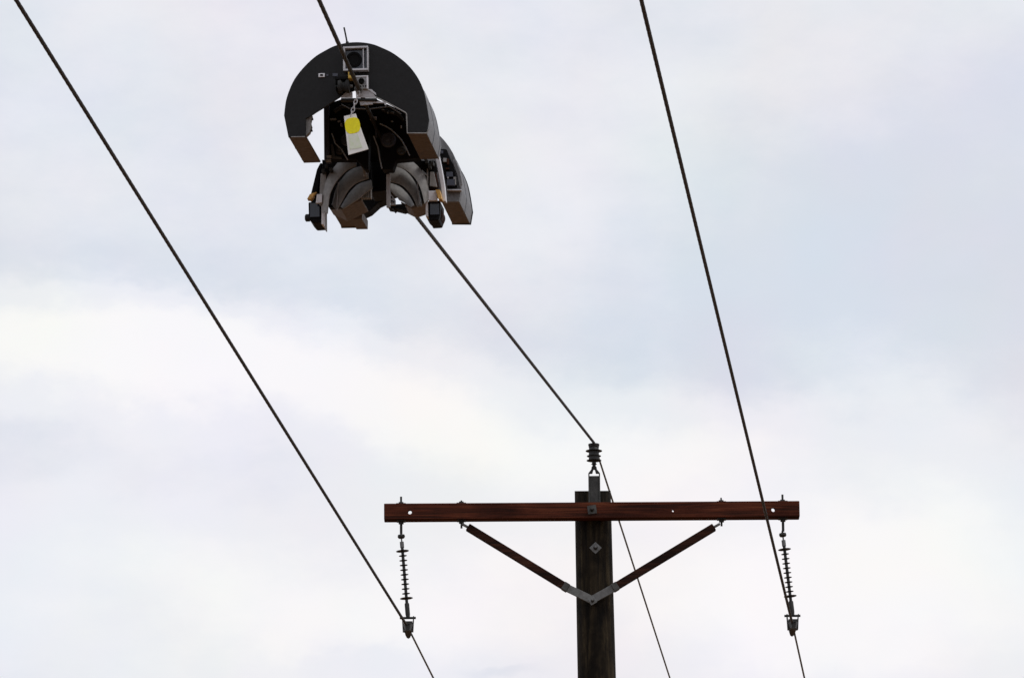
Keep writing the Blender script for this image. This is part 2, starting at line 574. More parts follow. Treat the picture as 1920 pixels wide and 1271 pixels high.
for k, (f_, r_) in enumerate(((0.31, 0.044), (0.49, 0.042), (0.70, 0.049))):
    bm = bmesh.new()
    z = hgt * f_
    lathe(bm, [(0.030, z + 0.004), (r_, z + 0.001), (r_, z), (0.030, z + 0.001)], (0, 0, 0), (0, 0, 1), 28)
    link('shed', bm, 'polymer', post, smooth=True)
for s in (-1, 1):
    bm = bmesh.new()
    add_tube(bm, [(s * 0.028 * math.cos(a), 0.028 * math.sin(a), hgt * 0.89 + 0.005 * math.sin(3 * a) * s) for a in [2 * math.pi * k / 20 for k in range(21)]], 0.0035, 6)
    link('tie_wire', bm, 'wire', post)

# ================================================================== hanging insulators
def hanging(topp, botp, label, tilt_wire):
    """topp / botp: ends of the string in world x, z at the middle of the arm"""
    root = Vector((topp[0], YA, topp[1]))
    t = thing('suspension_insulator', label, 'insulator', root, 'suspension insulators hung from the crossarm ends')
    e = Vector((botp[0] - topp[0], 0, botp[1] - topp[1]))
    Ln = e.length
    e.normalize()
    bm = bmesh.new()       # socket under the eye
    lathe(bm, [(0.008, 0.004), (0.020, 0.008), (0.022, 0.020), (0.017, 0.028), (0.008, 0.030)], (0, 0, 0), e, 16)
    link('socket', bm, 'iron', t, smooth=True)
    bm = bmesh.new()
    lathe(bm, [(0.0045, 0.030), (0.0045, 0.048), (0.012, 0.050), (0.012, 0.085), (0.008, 0.088)], (0, 0, 0), e, 14)
    link('end_fitting', bm, 'galv', t, smooth=True)
    bm = bmesh.new()
    add_cyl(bm, e * 0.080, e * (Ln - 0.035), 0.0090, seg=14)
    link('rod', bm, 'polymer', t, smooth=True)
    n = 11
    for k in range(n):
        s = 0.105 + (Ln - 0.105 - 0.115) * k / (n - 1)
        r = 0.038 if k in (0, n - 1) else 0.0235
        bm = bmesh.new()
        lathe(bm, [(0.008, s - 0.004), (r, s), (r, s + 0.0011), (0.008, s + 0.0009)], (0, 0, 0), e, 24)
        link('shed', bm, 'polymer', t, smooth=True)
    bm = bmesh.new()
    lathe(bm, [(0.012, Ln - 0.085), (0.014, Ln - 0.080), (0.014, Ln - 0.020), (0.011, Ln + 0.002)], (0, 0, 0), e, 14)
    link('lower_fitting', bm, 'iron', t, smooth=True)
    # suspension clamp
    c = e * Ln
    bm = bmesh.new()
    w = 0.036
    for s in (-1, 1):                        # side straps
        add_prism(bm, [(c.x + s * (w - 0.006), c.z + 0.004), (c.x + s * w, c.z + 0.004), (c.x + s * w * 0.86, c.z - 0.085), (c.x + s * (w * 0.86 - 0.007), c.z - 0.085)], -0.022, 0.022)
    add_cyl(bm, (c.x - w - 0.012, 0, c.z - 0.003), (c.x + w + 0.010, 0, c.z - 0.003), 0.007, seg=10)
    cl = link('clamp_yoke', bm, 'iron', t)
    bm = bmesh.new()                         # boat shaped body under the conductor
    secs = []
    for yy, drop, hw in ((-0.11, 0.010, 0.016), (-0.07, 0.0, 0.027), (0.0, -0.006, 0.029), (0.07, 0.0, 0.027), (0.11, 0.010, 0.016)):
        secs.append([bm.verts.new((c.x + x * hw / 0.026, yy, c.z - 0.068 - (drop if False else -0) + z - max(0, drop) * 0.6)) for x, z in ((-0.026, 0.014), (-0.016, -0.024), (0, -0.030), (0.016, -0.024), (0.026, 0.014), (0.010, 0.004), (-0.010, 0.004))])
    for a, b in zip(secs, secs[1:]):
        for i in range(7):
            j = (i + 1) % 7
            bm.faces.new((a[i], a[j], b[j], b[i]))
    bm.faces.new(secs[0]); bm.faces.new(list(reversed(secs[-1])))
    link('clamp_body', bm, 'iron', t, smooth=True)
    bm = bmesh.new()                         # keeper pressed on the conductor
    add_prism(bm, [(c.x - 0.027, c.z - 0.032), (c.x + 0.027, c.z - 0.032), (c.x + 0.025, c.z - 0.052), (c.x - 0.025, c.z - 0.052)], -0.05, 0.05)
    for s in (-1, 1):
        add_cyl(bm, (c.x + s * 0.019, -0.02, c.z - 0.030), (c.x + s * 0.019, -0.02, c.z - 0.095), 0.005, seg=8)
    link('keeper', bm, 'iron', t, bevel=0.002)
    return root + c - Vector((0, 0, 0.060))
hg = [(-0.6603, 8.9654), (-0.6209, 8.463), (1.5785, 8.957), (1.6276, 8.4577)]
Lw = hanging(hg[0], hg[1], 'ribbed suspension insulator hanging from the left end of the crossarm', 0)
Rw = hanging(hg[2], hg[3], 'ribbed suspension insulator hanging from the right end of the crossarm, beside a wire', 0)

# ================================================================== conductors
V1 = Vector((0.09073, 0.99543, 0.02992))
V2 = Vector((0.09925, 0.99454, -0.03236))
VN = Vector((0.09089, 0.99522, 0.03569))
VF = Vector((0.09340, 0.98581, 0.13949))
def span(p, d, length, free, curl):
    """points from p along d; past 'free' metres the sag bends the wire back up"""
    pts = []
    n = int(length / 0.5)
    for k in range(1, n + 1):
        s = length * k / n
        q = p + d * s
        if s > free:
            q.z += curl * (s - free) ** 2
        pts.append(q)
    return pts
def smooth_path(pts, step):
    outp = []
    for a, b in zip(pts, pts[1:]):
        n = max(1, int((b - a).length / step))
        for k in range(n):
            outp.append(a.lerp(b, k / n))
    outp.append(pts[-1])
    return outp
def conductor(pts, r, label):
    """stranded wire: a seven lobed section that twists along its length"""
    pts = smooth_path(pts, 0.045)
    bm = bmesh.new()
    S = 14
    prev = None
    u = None
    dist = 0
    for k, p in enumerate(pts):
        d = (pts[min(k + 1, len(pts) - 1)] - pts[max(k - 1, 0)]).normalized()
        if u is None:
            u, v = frame_of(d)
        else:
            dist += (p - pts[k - 1]).length
            u = (u - d * u.dot(d)).normalized()
            v = d.cross(u)
        tw = dist * 2 * math.pi / 0.55
        ring = []
        rad = r if p.y < YF + 0.15 else r * 0.70
        for i in range(S):
            a = 2 * math.pi * i / S + tw
            rr = rad if i % 2 == 0 else rad * 0.93
            ring.append(bm.verts.new(p + (u * math.cos(a) + v * math.sin(a)) * rr))
        if prev:
            for i in range(S):
                j = (i + 1) % S
                bm.faces.new((prev[i], prev[j], ring[j], ring[i]))
        else:
            bm.faces.new(ring)
        prev = ring
    bm.faces.new(list(reversed(prev)))
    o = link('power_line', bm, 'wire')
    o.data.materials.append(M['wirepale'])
    for f in o.data.polygons:                          # the span beyond the pole has a paler colour
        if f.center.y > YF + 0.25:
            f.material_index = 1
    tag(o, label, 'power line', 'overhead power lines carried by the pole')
    return o
RW = 0.0083
for p, lab in ((Lw, 'dark power line running from top left to the left insulator clamp'),
               (Rw, 'dark power line running from the top edge to the right insulator clamp')):
    near = list(reversed(span(p, -V1, 58, 14, 0.0022)))
    far = span(p, V2, 52, 6, 0.0012)
    conductor(near + [p] + far, RW, lab)
TW = Vector((px0, py0, pz1 + RW * 0.8))
K = Vector((-0.39850, 22.03393, 8.14026))
RO = Vector((-0.57009, 20.02328, 8.04139))
near = list(reversed(span(RO, -VN, 46, 3, 0.0018)))
kin = [K + (RO - K).normalized() * 0.25, K + (RO - K).normalized() * 0.06, K + (TW - K).normalized() * 0.06, K + (TW - K).normalized() * 0.25]
conductor(near + [RO] + kin + [TW] + span(TW, V2, 52, 6, 0.0012), RW, 'dark power line carrying the robot to the insulator on the pole top')

# ================================================================== line crawling robot
XA, YAX, ZA, OO = Vector((0.99576, -0.09202, 0.00000)), Vector((0.09180, 0.99339, 0.06887)), Vector((-0.00634, -0.06858, 0.99763)), Vector((-0.61276, 20.02220, 8.11390))
rob = thing('line_robot', 'black and grey arch shaped inspection robot straddling the middle power line', 'robot', OO)
rob.matrix_world = Matrix.Translation(OO) @ Matrix((XA, YAX, ZA)).transposed().to_4x4()

# ---- arches
outer = [(-0.235, -0.236), (-0.251, -0.152), (-0.247, -0.116), (-0.241, -0.085), (-0.228, -0.048), (-0.211, -0.013), (-0.189, 0.017), (-0.16, 0.048), (-0.127, 0.076), (-0.092, 0.096), (-0.061, 0.111), (-0.028, 0.12), (0.003, 0.124), (0.036, 0.124), (0.067, 0.12), (0.097, 0.112), (0.128, 0.098), (0.159, 0.082), (0.187, 0.062), (0.215, 0.038), (0.24, 0.01), (0.26, -0.02), (0.274, -0.048), (0.286, -0.084), (0.295, -0.132), (0.303, -0.189), (0.294, -0.24)]
def catmull(pts, n=5):
    res = []
    P = [pts[0]] + list(pts) + [pts[-1]]
    for i in range(1, len(P) - 2):
        for k in range(n):
            t = k / n
            res.append(tuple(0.5 * (2 * P[i][c] + (P[i + 1][c] - P[i - 1][c]) * t + (2 * P[i - 1][c] - 5 * P[i][c] + 4 * P[i + 1][c] - P[i + 2][c]) * t * t
                                    + (3 * P[i][c] - P[i - 1][c] - 3 * P[i + 1][c] + P[i + 2][c]) * t ** 3) for c in (0, 1)))
    res.append(tuple(pts[-1]))
    return res
outer = [outer[0]] + catmull(outer[1:-1], 3) + [outer[-1]]
inner = [(0.219, -0.238), (0.217, -0.2), (0.213, -0.156), (0.183, -0.138), (0.146, -0.116), (0.118, -0.101), (0.091, -0.087), (0.034, -0.056), (-0.031, -0.083), (-0.068, -0.106), (-0.103, -0.128), (-0.128, -0.142), (-0.149, -0.156), (-0.169, -0.165), (-0.17, -0.203), (-0.17, -0.238)]
def arch(name, y0, y1, mat, parent, grow=0.0, shrink_in=0.0, taper=0.0, smooth=True):
    """C shaped hoop straddling the wire, open below"""
    def rim(pts, k):
        cxx, czz = 0.03, -0.13
        res = []
        for x, z in pts:
            d = Vector((x - cxx, z - czz))
            d = d * (1 + k / max(d.length, 0.02))
            res.append((cxx + d.x, czz + d.y))
        return res
    po = rim(outer, grow)
    pi2 = rim(inner, -shrink_in)
    bm = bmesh.new()
    poly = po + pi2
    n = len(poly)
    a = [bm.verts.new((x, y0, z)) for x, z in poly]
    b = [bm.verts.new((x, y1, z)) for x, z in [(0.03 + (x - 0.03) * (1 - taper), -0.13 + (z + 0.13) * (1 - taper)) for x, z in poly]]
    f0 = bm.faces.new(a)
    f1 = bm.faces.new(list(reversed(b)))
    for i in range(n):
        j = (i + 1) % n
        bm.faces.new((a[i], b[i], b[j], a[j]))
    bmesh.ops.triangulate(bm, faces=[f0, f1])
    return link(name, bm, mat, parent, smooth=smooth)
arch('front_plate', 0.0, 0.0135, 'carbon', rob, grow=0.001)
arch('rear_frame', 1.215, 1.235, 'shell', rob, grow=-0.001)
arch('rear_plate', 1.6405, 1.655, 'carbon', rob, grow=0.003)

def skin(name, y0, y1, th, mat):
    """outer cover bent round the hoop, one thin sheet open below"""
    cxx, czz = 0.03, -0.13
    bm = bmesh.new()
    rows = []
    for x, z in outer:
        d = Vector((x - cxx, z - czz))
        k = 1 - th / d.length
        xi, zi = cxx + d.x * k, czz + d.y * k
        rows.append([bm.verts.new(p) for p in ((x, y0, z), (x, y1, z), (xi, y1, zi), (xi, y0, zi))])
    for a, b in zip(rows, rows[1:]):
        for i in range(4):
            j = (i + 1) % 4
            bm.faces.new((a[i], b[i], b[j], a[j]))
    bm.faces.new(rows[0])
    bm.faces.new(list(reversed(rows[-1])))
    return link(name, bm, mat, rob, smooth=True)
skin('front_cover', 0.014, 0.45, 0.006, 'shell')
skin('rear_cover', 1.2355, 1.640, 0.006, 'shell')
def strap(name, y0, y1, grow):
    cxx, czz = 0.03, -0.13
    bm = bmesh.new()
    rows = []
    for x, z in outer:
        d = Vector((x - cxx, z - czz))
        q = []
        for g in (grow, 0.0006):
            k = 1 + g / d.length
            q.append((cxx + d.x * k, czz + d.y * k))
        rows.append([bm.verts.new(p) for p in ((q[0][0], y0, q[0][1]), (q[0][0], y1, q[0][1]), (q[1][0], y1, q[1][1]), (q[1][0], y0, q[1][1]))])
    for a, b in zip(rows, rows[1:]):
        for i in range(4):
            j = (i + 1) % 4
            bm.faces.new((a[i], b[i], b[j], a[j]))
    bm.faces.new(rows[0])
    bm.faces.new(list(reversed(rows[-1])))
    return link(name, bm, 'slate', rob, smooth=True)
for yy in (0.20, 0.40, 1.42):
    strap('cover_seam', yy, yy + 0.004, 0.0016)

# ---- feet: flat soles closing the hoops from below
lf, rf = [(-0.234, -0.236), (-0.17, -0.238)], [(0.221, -0.238), (0.293, -0.24)]
for y0, y1 in ((0.014, 0.45), (1.2355, 1.640)):
    for (xa, za), (xb, zb_) in (lf, rf):
        bm = bmesh.new()
        add_box(bm, xa, xb, y0, y1, za, za + 0.007)
        link('foot_sole', bm, 'sole', rob, bevel=0.001)
# bright edge strips on the right limb, small flange on the left limb
def edge_strip(pts, y, r=0.0026):
    bm = bmesh.new()
    add_tube(bm, [(x, y, z) for x, z in pts], r, 6)
    link('edge_strip', bm, 'leaf', rob)
edge_strip([(0.091, -0.088), (0.118, -0.102), (0.146, -0.117), (0.183, -0.139), (0.213, -0.157), (0.218, -0.163), (0.219, -0.2), (0.22, -0.238), (0.294, -0.241), (0.302, -0.226)], -0.001)
edge_strip([(-0.225, -0.237), (-0.172, -0.238)], -0.001, 0.0022)
prism('foot_flange', [(-0.173, -0.158), (-0.159, -0.15), (-0.147, -0.149), (-0.153, -0.178), (-0.149, -0.192), (-0.157, -0.217), (-0.172, -0.231)], 0.018, 0.05, 'leaf', rob, bevel=0.001)

# ---- rear arch recess with its electronics
rec = [(0.215, -0.023), (0.246, -0.026), (0.266, -0.077), (0.283, -0.137), (0.287, -0.183), (0.248, -0.186), (0.234, -0.124)]
prism('service_slot', rec, 1.198, 1.2145, 'black', rob)
for px_, w_, h_, m_ in (([(0.24, -0.074)][0], 0.007, 0.008, 'leaf'), ([(0.252, -0.081)][0], 0.004, 0.012, 'brace'),
                        ([(0.258, -0.134)][0], 0.013, 0.010, 'slate'), ([(0.264, -0.167)][0], 0.017, 0.013, 'slate'),
                        ([(0.252, -0.147)][0], 0.003, 0.004, 'leafpale'), ([(0.279, -0.161)][0], 0.005, 0.016, 'leaf'),
                        ([(0.229, -0.041)][0], 0.004, 0.006, 'slate'), ([(0.25, -0.11)][0], 0.008, 0.003, 'brace')):
    bm = bmesh.new()
    add_box(bm, px_[0] - w_, px_[0] + w_, 1.183, 1.197, px_[1] - h_, px_[1] + h_)
    link('component', bm, m_, rob, bevel=0.001)
ledge = [(0.246, -0.193), (0.306, -0.195), (0.306, -0.201), (0.246, -0.198)]
prism('ledge', ledge, 1.19, 1.2145, 'alu', rob)
lip = [(0.28, -0.062), (0.3, -0.12), (0.308, -0.171), (0.297, -0.186), (0.289, -0.137), (0.269, -0.077)]
prism('slot_rim', lip, 1.196, 1.2145, 'shell', rob)

# ---- antenna
av = [(-0.025, 0.198), (-0.019, 0.168), (-0.013, 0.135)]
bm = bmesh.new()
add_tube(bm, [(x, 0.05, z) for x, z in av], 0.0032, 8)
x, z = av[-1]
add_cyl(bm, (x, 0.05, z - 0.012), (x, 0.05, z + 0.006), 0.006, seg=10)
link('antenna', bm, 'blacksoft', rob)

# ---- upper camera: open silver frame with a dark window
fr = [(-0.02, 0.102), (0.076, 0.099), (0.075, 0.007), (-0.021, 0.01)]
(x0, z1), (x1, _), (_, z0), _ = fr
bm = bmesh.new()
tk = 0.0075
add_box(bm, x0, x1, -0.032, -0.0008, z1 - tk, z1)
add_box(bm, x0, x1, -0.032, -0.0008, z0, z0 + tk)
add_box(bm, x0, x0 + tk, -0.032, -0.0008, z0 + tk, z1 - tk)
add_box(bm, x1 - tk * 0.6, x1, -0.032, -0.0008, z0 + tk, z1 - tk)
cf = link('camera_frame', bm, 'alu', rob, bevel=0.0012)
bm = bmesh.new()
add_box(bm, x0 + tk + 0.0005, x1 - tk * 0.6 - 0.0005, -0.010, -0.0012, z0 + tk + 0.0005, z1 - tk - 0.0005)
link('window', bm, 'navy', cf)
bm = bmesh.new()
add_box(bm, x1 - tk * 0.6 - 0.016, x1 - tk * 0.6 - 0.012, -0.026, -0.0105, z0 + tk + 0.001, z1 - tk - 0.001)
link('inner_rail', bm, 'alu', cf)
bm = bmesh.new()
cxw, czw = (x0 + x1) / 2 - 0.008, (z0 + z1) / 2
lathe(bm, [(0.030, 0), (0.030, 0.006), (0.022, 0.008), (0.020, 0.005), (0.012, 0.004)], (cxw, -0.0105, czw), (0, -1, 0), 24)
link('lens', bm, 'black', cf, smooth=True)

# ---- lower camera
fr = [(0.028, -0.015), (0.075, -0.016), (0.075, -0.066), (0.028, -0.065)]
(x0, z1), (x1, _), (_, z0), _ = fr
bm = bmesh.new()
add_box(bm, x0, x1, -0.030, -0.0008, z0, z1)
lc = link('lower_camera', bm, 'leafpale', rob, bevel=0.003)
bm = bmesh.new()
add_box(bm, x1 - 0.005, x1 + 0.001, -0.034, -0.0302, z0, z1)
add_box(bm, x0, x1 - 0.005, -0.034, -0.0302, z1 - 0.004, z1)
link('camera_rim', bm, 'pale', lc)
bm = bmesh.new()
cxw, czw = (x0 + x1) / 2 - 0.001, (z0 + z1) / 2 + 0.004
lathe(bm, [(0.011, 0), (0.011, 0.010), (0.008, 0.011), (0.007, 0.006)], (cxw, -0.0302, czw), (0, -1, 0), 20)
link('lens', bm, 'black', lc, smooth=True)
for i in range(4):
    bm = bmesh.new()
    xx = x0 + 0.006 + i * 0.010
    add_box(bm, xx, xx + 0.005, -0.033, -0.0302, z0 + 0.008, z0 + 0.013)
    link('connector', bm, 'brace', lc)

# ---- status light on the plate
fr = [(-0.118, 0.007), (-0.094, 0.006), (-0.094, -0.008), (-0.118, -0.007)]
(x0, z1), (x1, _), (_, z0), _ = fr
bm = bmesh.new()
add_box(bm, x0, x1, -0.006, -0.0006, z0, z1)
sl = link('status_light', bm, 'pale', rob, bevel=0.001)
bm = bmesh.new()
add_box(bm, x0 + 0.0065, x1 - 0.0065, -0.0075, -0.0062, z0 + 0.004, z1 - 0.004)
link('light_window', bm, 'black', sl)
bm = bmesh.new()
add_box(bm, x1 + 0.006, x1 + 0.014, -0.004, -0.0006, z0 + 0.004, z1 - 0.004)
link('plate_latch', bm, 'slate', rob)
bm = bmesh.new()
add_box(bm, x1 + 0.030, x1 + 0.050, -0.005, -0.0006, z0 + 0.002, z1 - 0.002)
link('plate_latch', bm, 'slate', rob)

# ---- front roller that grips the wire
rr_ = [(-0.015, -0.061), (0.018, -0.028), (-0.041, -0.03)]
(rx, rz), (bx_, bz_), (lx_, lz_) = rr_
bm = bmesh.new()
lathe(bm, [(0.010, 0), (0.026, 0.002), (0.026, 0.012), (0.017, 0.020), (0.017, 0.026), (0.026, 0.034), (0.026, 0.044), (0.010, 0.046)], (rx - 0.022, -0.06, rz), (1, 0, 0), 24)
gr = link('guide_roller', bm, 'blacksoft', rob, smooth=True)
bm = bmesh.new()
add_cyl(bm, (rx - 0.032, -0.06, rz), (rx + 0.034, -0.06, rz), 0.006, seg=10)
link('axle', bm, 'galv', gr)
bm = bmesh.new()
add_box(bm, lx_ - 0.006, bx_ - 0.014, -0.075, -0.001, bz_ - 0.009, bz_ + 0.004)
add_box(bm, rx - 0.030, rx - 0.026, -0.078, -0.001, rz - 0.016, bz_ - 0.0095)
link('roller_bracket', bm, 'black', rob, bevel=0.002)
bm = bmesh.new()
add_box(bm, bx_ - 0.0105, bx_ + 0.011, -0.105, -0.060, bz_ - 0.014, bz_ + 0.013)
bb = link('brass_block', bm, 'brass', rob, bevel=0.003)
bm = bmesh.new()
add_box(bm, bx_ - 0.005, bx_ + 0.006, -0.1075, -0.1052, bz_ + 0.000, bz_ + 0.008)
link('screw_plate', bm, 'iron', bb)
bm = bmesh.new()
add_box(bm, bx_ - 0.010, bx_ + 0.007, -0.0598, -0.001, bz_ - 0.006, bz_ + 0.006)
link('block_arm', bm, 'iron', bb)

# ---- silver decks under the arch crown
prism('deck_plate', [(0.025, -0.065), (0.072, -0.065), (0.093, -0.081), (0.103, -0.098), (0.027, -0.095)], -0.014, -0.008, 'alu', rob, bevel=0.0008)
prism('deck_plate', [(-0.032, -0.091), (-0.014, -0.073), (0.013, -0.074), (0.013, -0.095), (-0.032, -0.093)], -0.014, -0.008, 'alu', rob, bevel=0.0008)
prism('deck_bar', [(-0.03, -0.095), (0.105, -0.1), (0.109, -0.109), (-0.034, -0.104)], -0.014, 0.02, 'blacksoft', rob, bevel=0.0008)
prism('deck_tray', [(0.038, -0.106), (0.089, -0.106), (0.089, -0.12), (0.042, -0.123)], -0.002, 0.008, 'alu', rob, bevel=0.0008)
prism('deck_rail', [(0.09, -0.11), (0.138, -0.112), (0.142, -0.126), (0.136, -0.126), (0.132, -0.117), (0.09, -0.115)], -0.002, 0.006, 'alu', rob, bevel=0)
prism('deck_arch', [(0.062, -0.061), (0.087, -0.066), (0.103, -0.081), (0.105, -0.09), (0.08, -0.071), (0.062, -0.065)], -0.018, -0.0145, 'alu', rob, bevel=0)

# ---- black body between the arches
body = [(-0.154, 0.0), (-0.089, 0.019), (0.037, 0.019), (0.17, -0.046), (0.183, -0.153), (0.218, -0.226), (0.122, -0.231), (0.109, -0.269), (0.067, -0.268), (0.063, -0.067), (0.019, -0.066), (0.013, -0.266), (0.001, -0.265), (-0.033, -0.222), (-0.081, -0.22), (-0.15, -0.218)]
prism('body', body, 0.47, 0.54, 'black', rob, bevel=0.004)
prism('main_housing', [(-0.124, -0.027), (0.133, -0.036), (0.149, -0.109), (0.106, -0.134), (0.062, -0.132), (0.059, -0.055), (0.017, -0.053), (0.016, -0.13), (-0.049, -0.128), (-0.112, -0.1)], 0.541, 1.20, 'black', rob, bevel=0.006)
prism('side_panel', [(-0.157, 0.002), (-0.136, 0.01), (-0.136, -0.222), (-0.157, -0.224)], 0.456, 0.54, 'slate', rob, bevel=0.002)
prism('drive_core', [(-0.064, -0.15), (0.085, -0.155), (0.088, -0.242), (0.065, -0.267), (0.02, -0.274), (-0.018, -0.277), (-0.056, -0.25)], 0.825, 1.0, 'black', rob, bevel=0.004)
prism('drive_keel', [(-0.076, -0.136), (0.019, -0.139), (0.012, -0.218), (-0.034, -0.238), (-0.068, -0.268), (-0.094, -0.28), (-0.098, -0.223)], 1.2005, 1.3, 'black', rob, bevel=0.004)
# small hardware on the body face
bits = [(0.037, -0.065), (-0.12, -0.063), (-0.097, -0.072), (-0.089, -0.086), (0.075, -0.032), (0.112, -0.046), (0.094, -0.045), (0.145, -0.103), (0.047, -0.125), (-0.138, -0.212), (-0.14, -0.227), (0.11, -0.08), (-0.043, -0.113), (0.138, -0.032)]
kinds = [(0.013, 0.006, 'pale'), (0.012, 0.003, 'cable'), (0.006, 0.003, 'cable'), (0.004, 0.006, 'cable'), (0.005, 0.002, 'cable'), (0.006, 0.003, 'leaf'), (0.003, 0.003, 'cable'), (0.003, 0.005, 'leaf'),
         (0.003, 0.016, 'slate'), (0.009, 0.005, 'leafpale'), (0.009, 0.005, 'leaf'), (0.004, 0.002, 'cable'), (0.004, 0.003, 'slate'), (0.005, 0.002, 'cable')]
for (x, z), (w_, h_, m_) in zip(bits, kinds):
    bm = bmesh.new()
    add_box(bm, x - w_, x + w_, 0.455, 0.4695, z - h_, z + h_)
    link('fitting', bm, m_, rob, bevel=0.001)
for c_ in ([(0.063, -0.089), (0.084, -0.098), (0.105, -0.112), (0.125, -0.132), (0.146, -0.156), (0.162, -0.184), (0.179, -0.221)], [(-0.125, -0.121), (-0.113, -0.16), (-0.088, -0.186), (-0.064, -0.229)],
           [(0.038, -0.137), (0.054, -0.18), (0.062, -0.234), (0.07, -0.268)], [(-0.087, -0.007), (-0.056, -0.023), (0.018, -0.028), (0.101, -0.022), (0.147, -0.054)]):
    bm = bmesh.new()
    add_tube(bm, [(x, 0.452 + 0.006 * math.sin(i), z) for i, (x, z) in enumerate(c_)], 0.0028, 6)
    link('cable', bm, 'cable', rob, smooth=True)
# drive gear, motor cans and bracket plates seen dark against the body
gears = [(0.095, -0.153), (-0.068, -0.147), (0.145, -0.197), (-0.097, -0.189)]
for (x, z), r_, m_ in zip(gears, (0.030, 0.024, 0.018, 0.016), ('slate', 'slate', 'galvdark', 'galvdark')):
    bm = bmesh.new()
    lathe(bm, [(r_, 0), (r_, 0.010), (r_ * 0.82, 0.013), (r_ * 0.80, 0.008), (r_ * 0.35, 0.008), (r_ * 0.33, 0.018), (r_ * 0.1, 0.019)], (x, 0.4698, z), (0, -1, 0), 24)
    link('motor_can', bm, m_, rob, smooth=True)
prism('bracket_plate', [(0.071, -0.029), (0.138, -0.048), (0.159, -0.074), (0.15, -0.08), (0.13, -0.058), (0.071, -0.039)], 0.458, 0.4698, 'galvdark', rob, bevel=0.001)
prism('bracket_plate', [(-0.121, -0.026), (-0.087, -0.008), (-0.054, -0.007), (-0.054, -0.018), (-0.083, -0.021), (-0.113, -0.039)], 0.458, 0.4698, 'galvdark', rob, bevel=0.001)
prism('bracket_plate', [(-0.131, -0.162), (-0.122, -0.162), (-0.114, -0.209), (-0.089, -0.215), (-0.089, -0.221), (-0.127, -0.218)], 0.458, 0.4698, 'galvdark', rob, bevel=0.001)
# inner lip of the left foot
for x, z in [(-0.149, -0.161), (-0.153, -0.194), (-0.152, -0.206)]:
    bm = bmesh.new()
    add_box(bm, x - 0.004, x + 0.004, 0.03, 0.045, z - 0.003, z + 0.003)
    link('foot_pin', bm, 'iron', rob)

# ---- curved spool covers, nested like petals on both sides of the wire
def blade(name, oc, ic, y, bulge, depth, mat, parent):
    """curved cover between an outer and an inner rim; the rims lie deeper than the crest"""
    oc, ic = catmull(oc), catmull(ic)
    n = min(len(oc), len(ic))
    def res(c):
        return [c[round(i * (len(c) - 1) / (n - 1))] for i in range(n)]
    oc, ic = res(oc), res(ic)
    bm = bmesh.new()
    rows = []
    for i in range(n):
        o_, i_ = oc[i], ic[i]
        row = []
        for t, yy in ((0, bulge), (0.25, bulge * 0.62), (0.55, bulge * 0.3), (0.85, bulge * 0.06), (1, 0)):
            row.append(bm.verts.new((o_[0] + (i_[0] - o_[0]) * t, y + yy, o_[1] + (i_[1] - o_[1]) * t)))
        back = [bm.verts.new((v.co.x, v.co.y + depth, v.co.z)) for v in row]
        rows.append(row + list(reversed(back)))
    m = len(rows[0])
    for a, b in zip(rows, rows[1:]):
        for i in range(m):
            j = (i + 1) % m
            bm.faces.new((a[i], b[i], b[j], a[j]))
    bm.faces.new(rows[0])
    bm.faces.new(list(reversed(rows[-1])))
    return link(name, bm, mat, parent, smooth=True)
blade('spool_cover', [(-0.047, -0.179), (-0.095, -0.184), (-0.131, -0.219), (-0.163, -0.267), (-0.18, -0.333), (-0.183, -0.403)], [(-0.044, -0.229), (-0.077, -0.242), (-0.107, -0.269), (-0.13, -0.3), (-0.149, -0.342), (-0.158, -0.415)], 0.56, 0.03, 0.012, 'leaf', rob)
blade('spool_cover', [(-0.007, -0.208), (-0.055, -0.217), (-0.085, -0.233), (-0.11, -0.26), (-0.132, -0.291), (-0.151, -0.363)], [(-0.002, -0.268), (-0.048, -0.284), (-0.076, -0.306), (-0.095, -0.333), (-0.112, -0.363), (-0.129, -0.392)], 0.61, 0.03, 0.012, 'leaf', rob)
blade('spool_cover', [(-0.001, -0.257), (-0.049, -0.272), (-0.077, -0.295), (-0.098, -0.322), (-0.122, -0.36)], [(0.007, -0.298), (-0.023, -0.318), (-0.048, -0.339), (-0.074, -0.355), (-0.108, -0.375)], 0.66, 0.03, 0.012, 'leaf', rob)
blade('spool_cover', [(0.09, -0.184), (0.14, -0.194), (0.18, -0.217), (0.211, -0.252), (0.233, -0.296), (0.239, -0.366)], [(0.093, -0.231), (0.128, -0.241), (0.16, -0.259), (0.189, -0.29), (0.209, -0.331), (0.223, -0.389)], 0.56, 0.03, 0.012, 'leaf', rob)
blade('spool_cover', [(0.073, -0.206), (0.113, -0.22), (0.147, -0.243), (0.173, -0.276), (0.192, -0.317), (0.204, -0.38)], [(0.084, -0.284), (0.124, -0.298), (0.149, -0.32), (0.17, -0.349), (0.188, -0.39)], 0.61, 0.03, 0.012, 'leaf', rob)
blade('spool_cover', [(0.073, -0.272), (0.111, -0.288), (0.136, -0.311), (0.155, -0.337), (0.169, -0.365)], [(0.076, -0.305), (0.091, -0.324), (0.112, -0.344), (0.133, -0.36), (0.158, -0.378)], 0.66, 0.03, 0.012, 'leaf', rob)
# black backing plates added behind the covers to block sky in the gaps
prism('backing_plate', [(-0.127, -0.157), (-0.008, -0.17), (-0.003, -0.273), (-0.043, -0.302), (-0.116, -0.349), (-0.175, -0.353), (-0.187, -0.284), (-0.165, -0.207)], 0.735, 0.78, 'black', rob)
prism('backing_plate', [(0.06, -0.172), (0.136, -0.17), (0.19, -0.211), (0.211, -0.276), (0.208, -0.336), (0.151, -0.352), (0.1, -0.324), (0.063, -0.275)], 0.735, 0.78, 'black', rob)
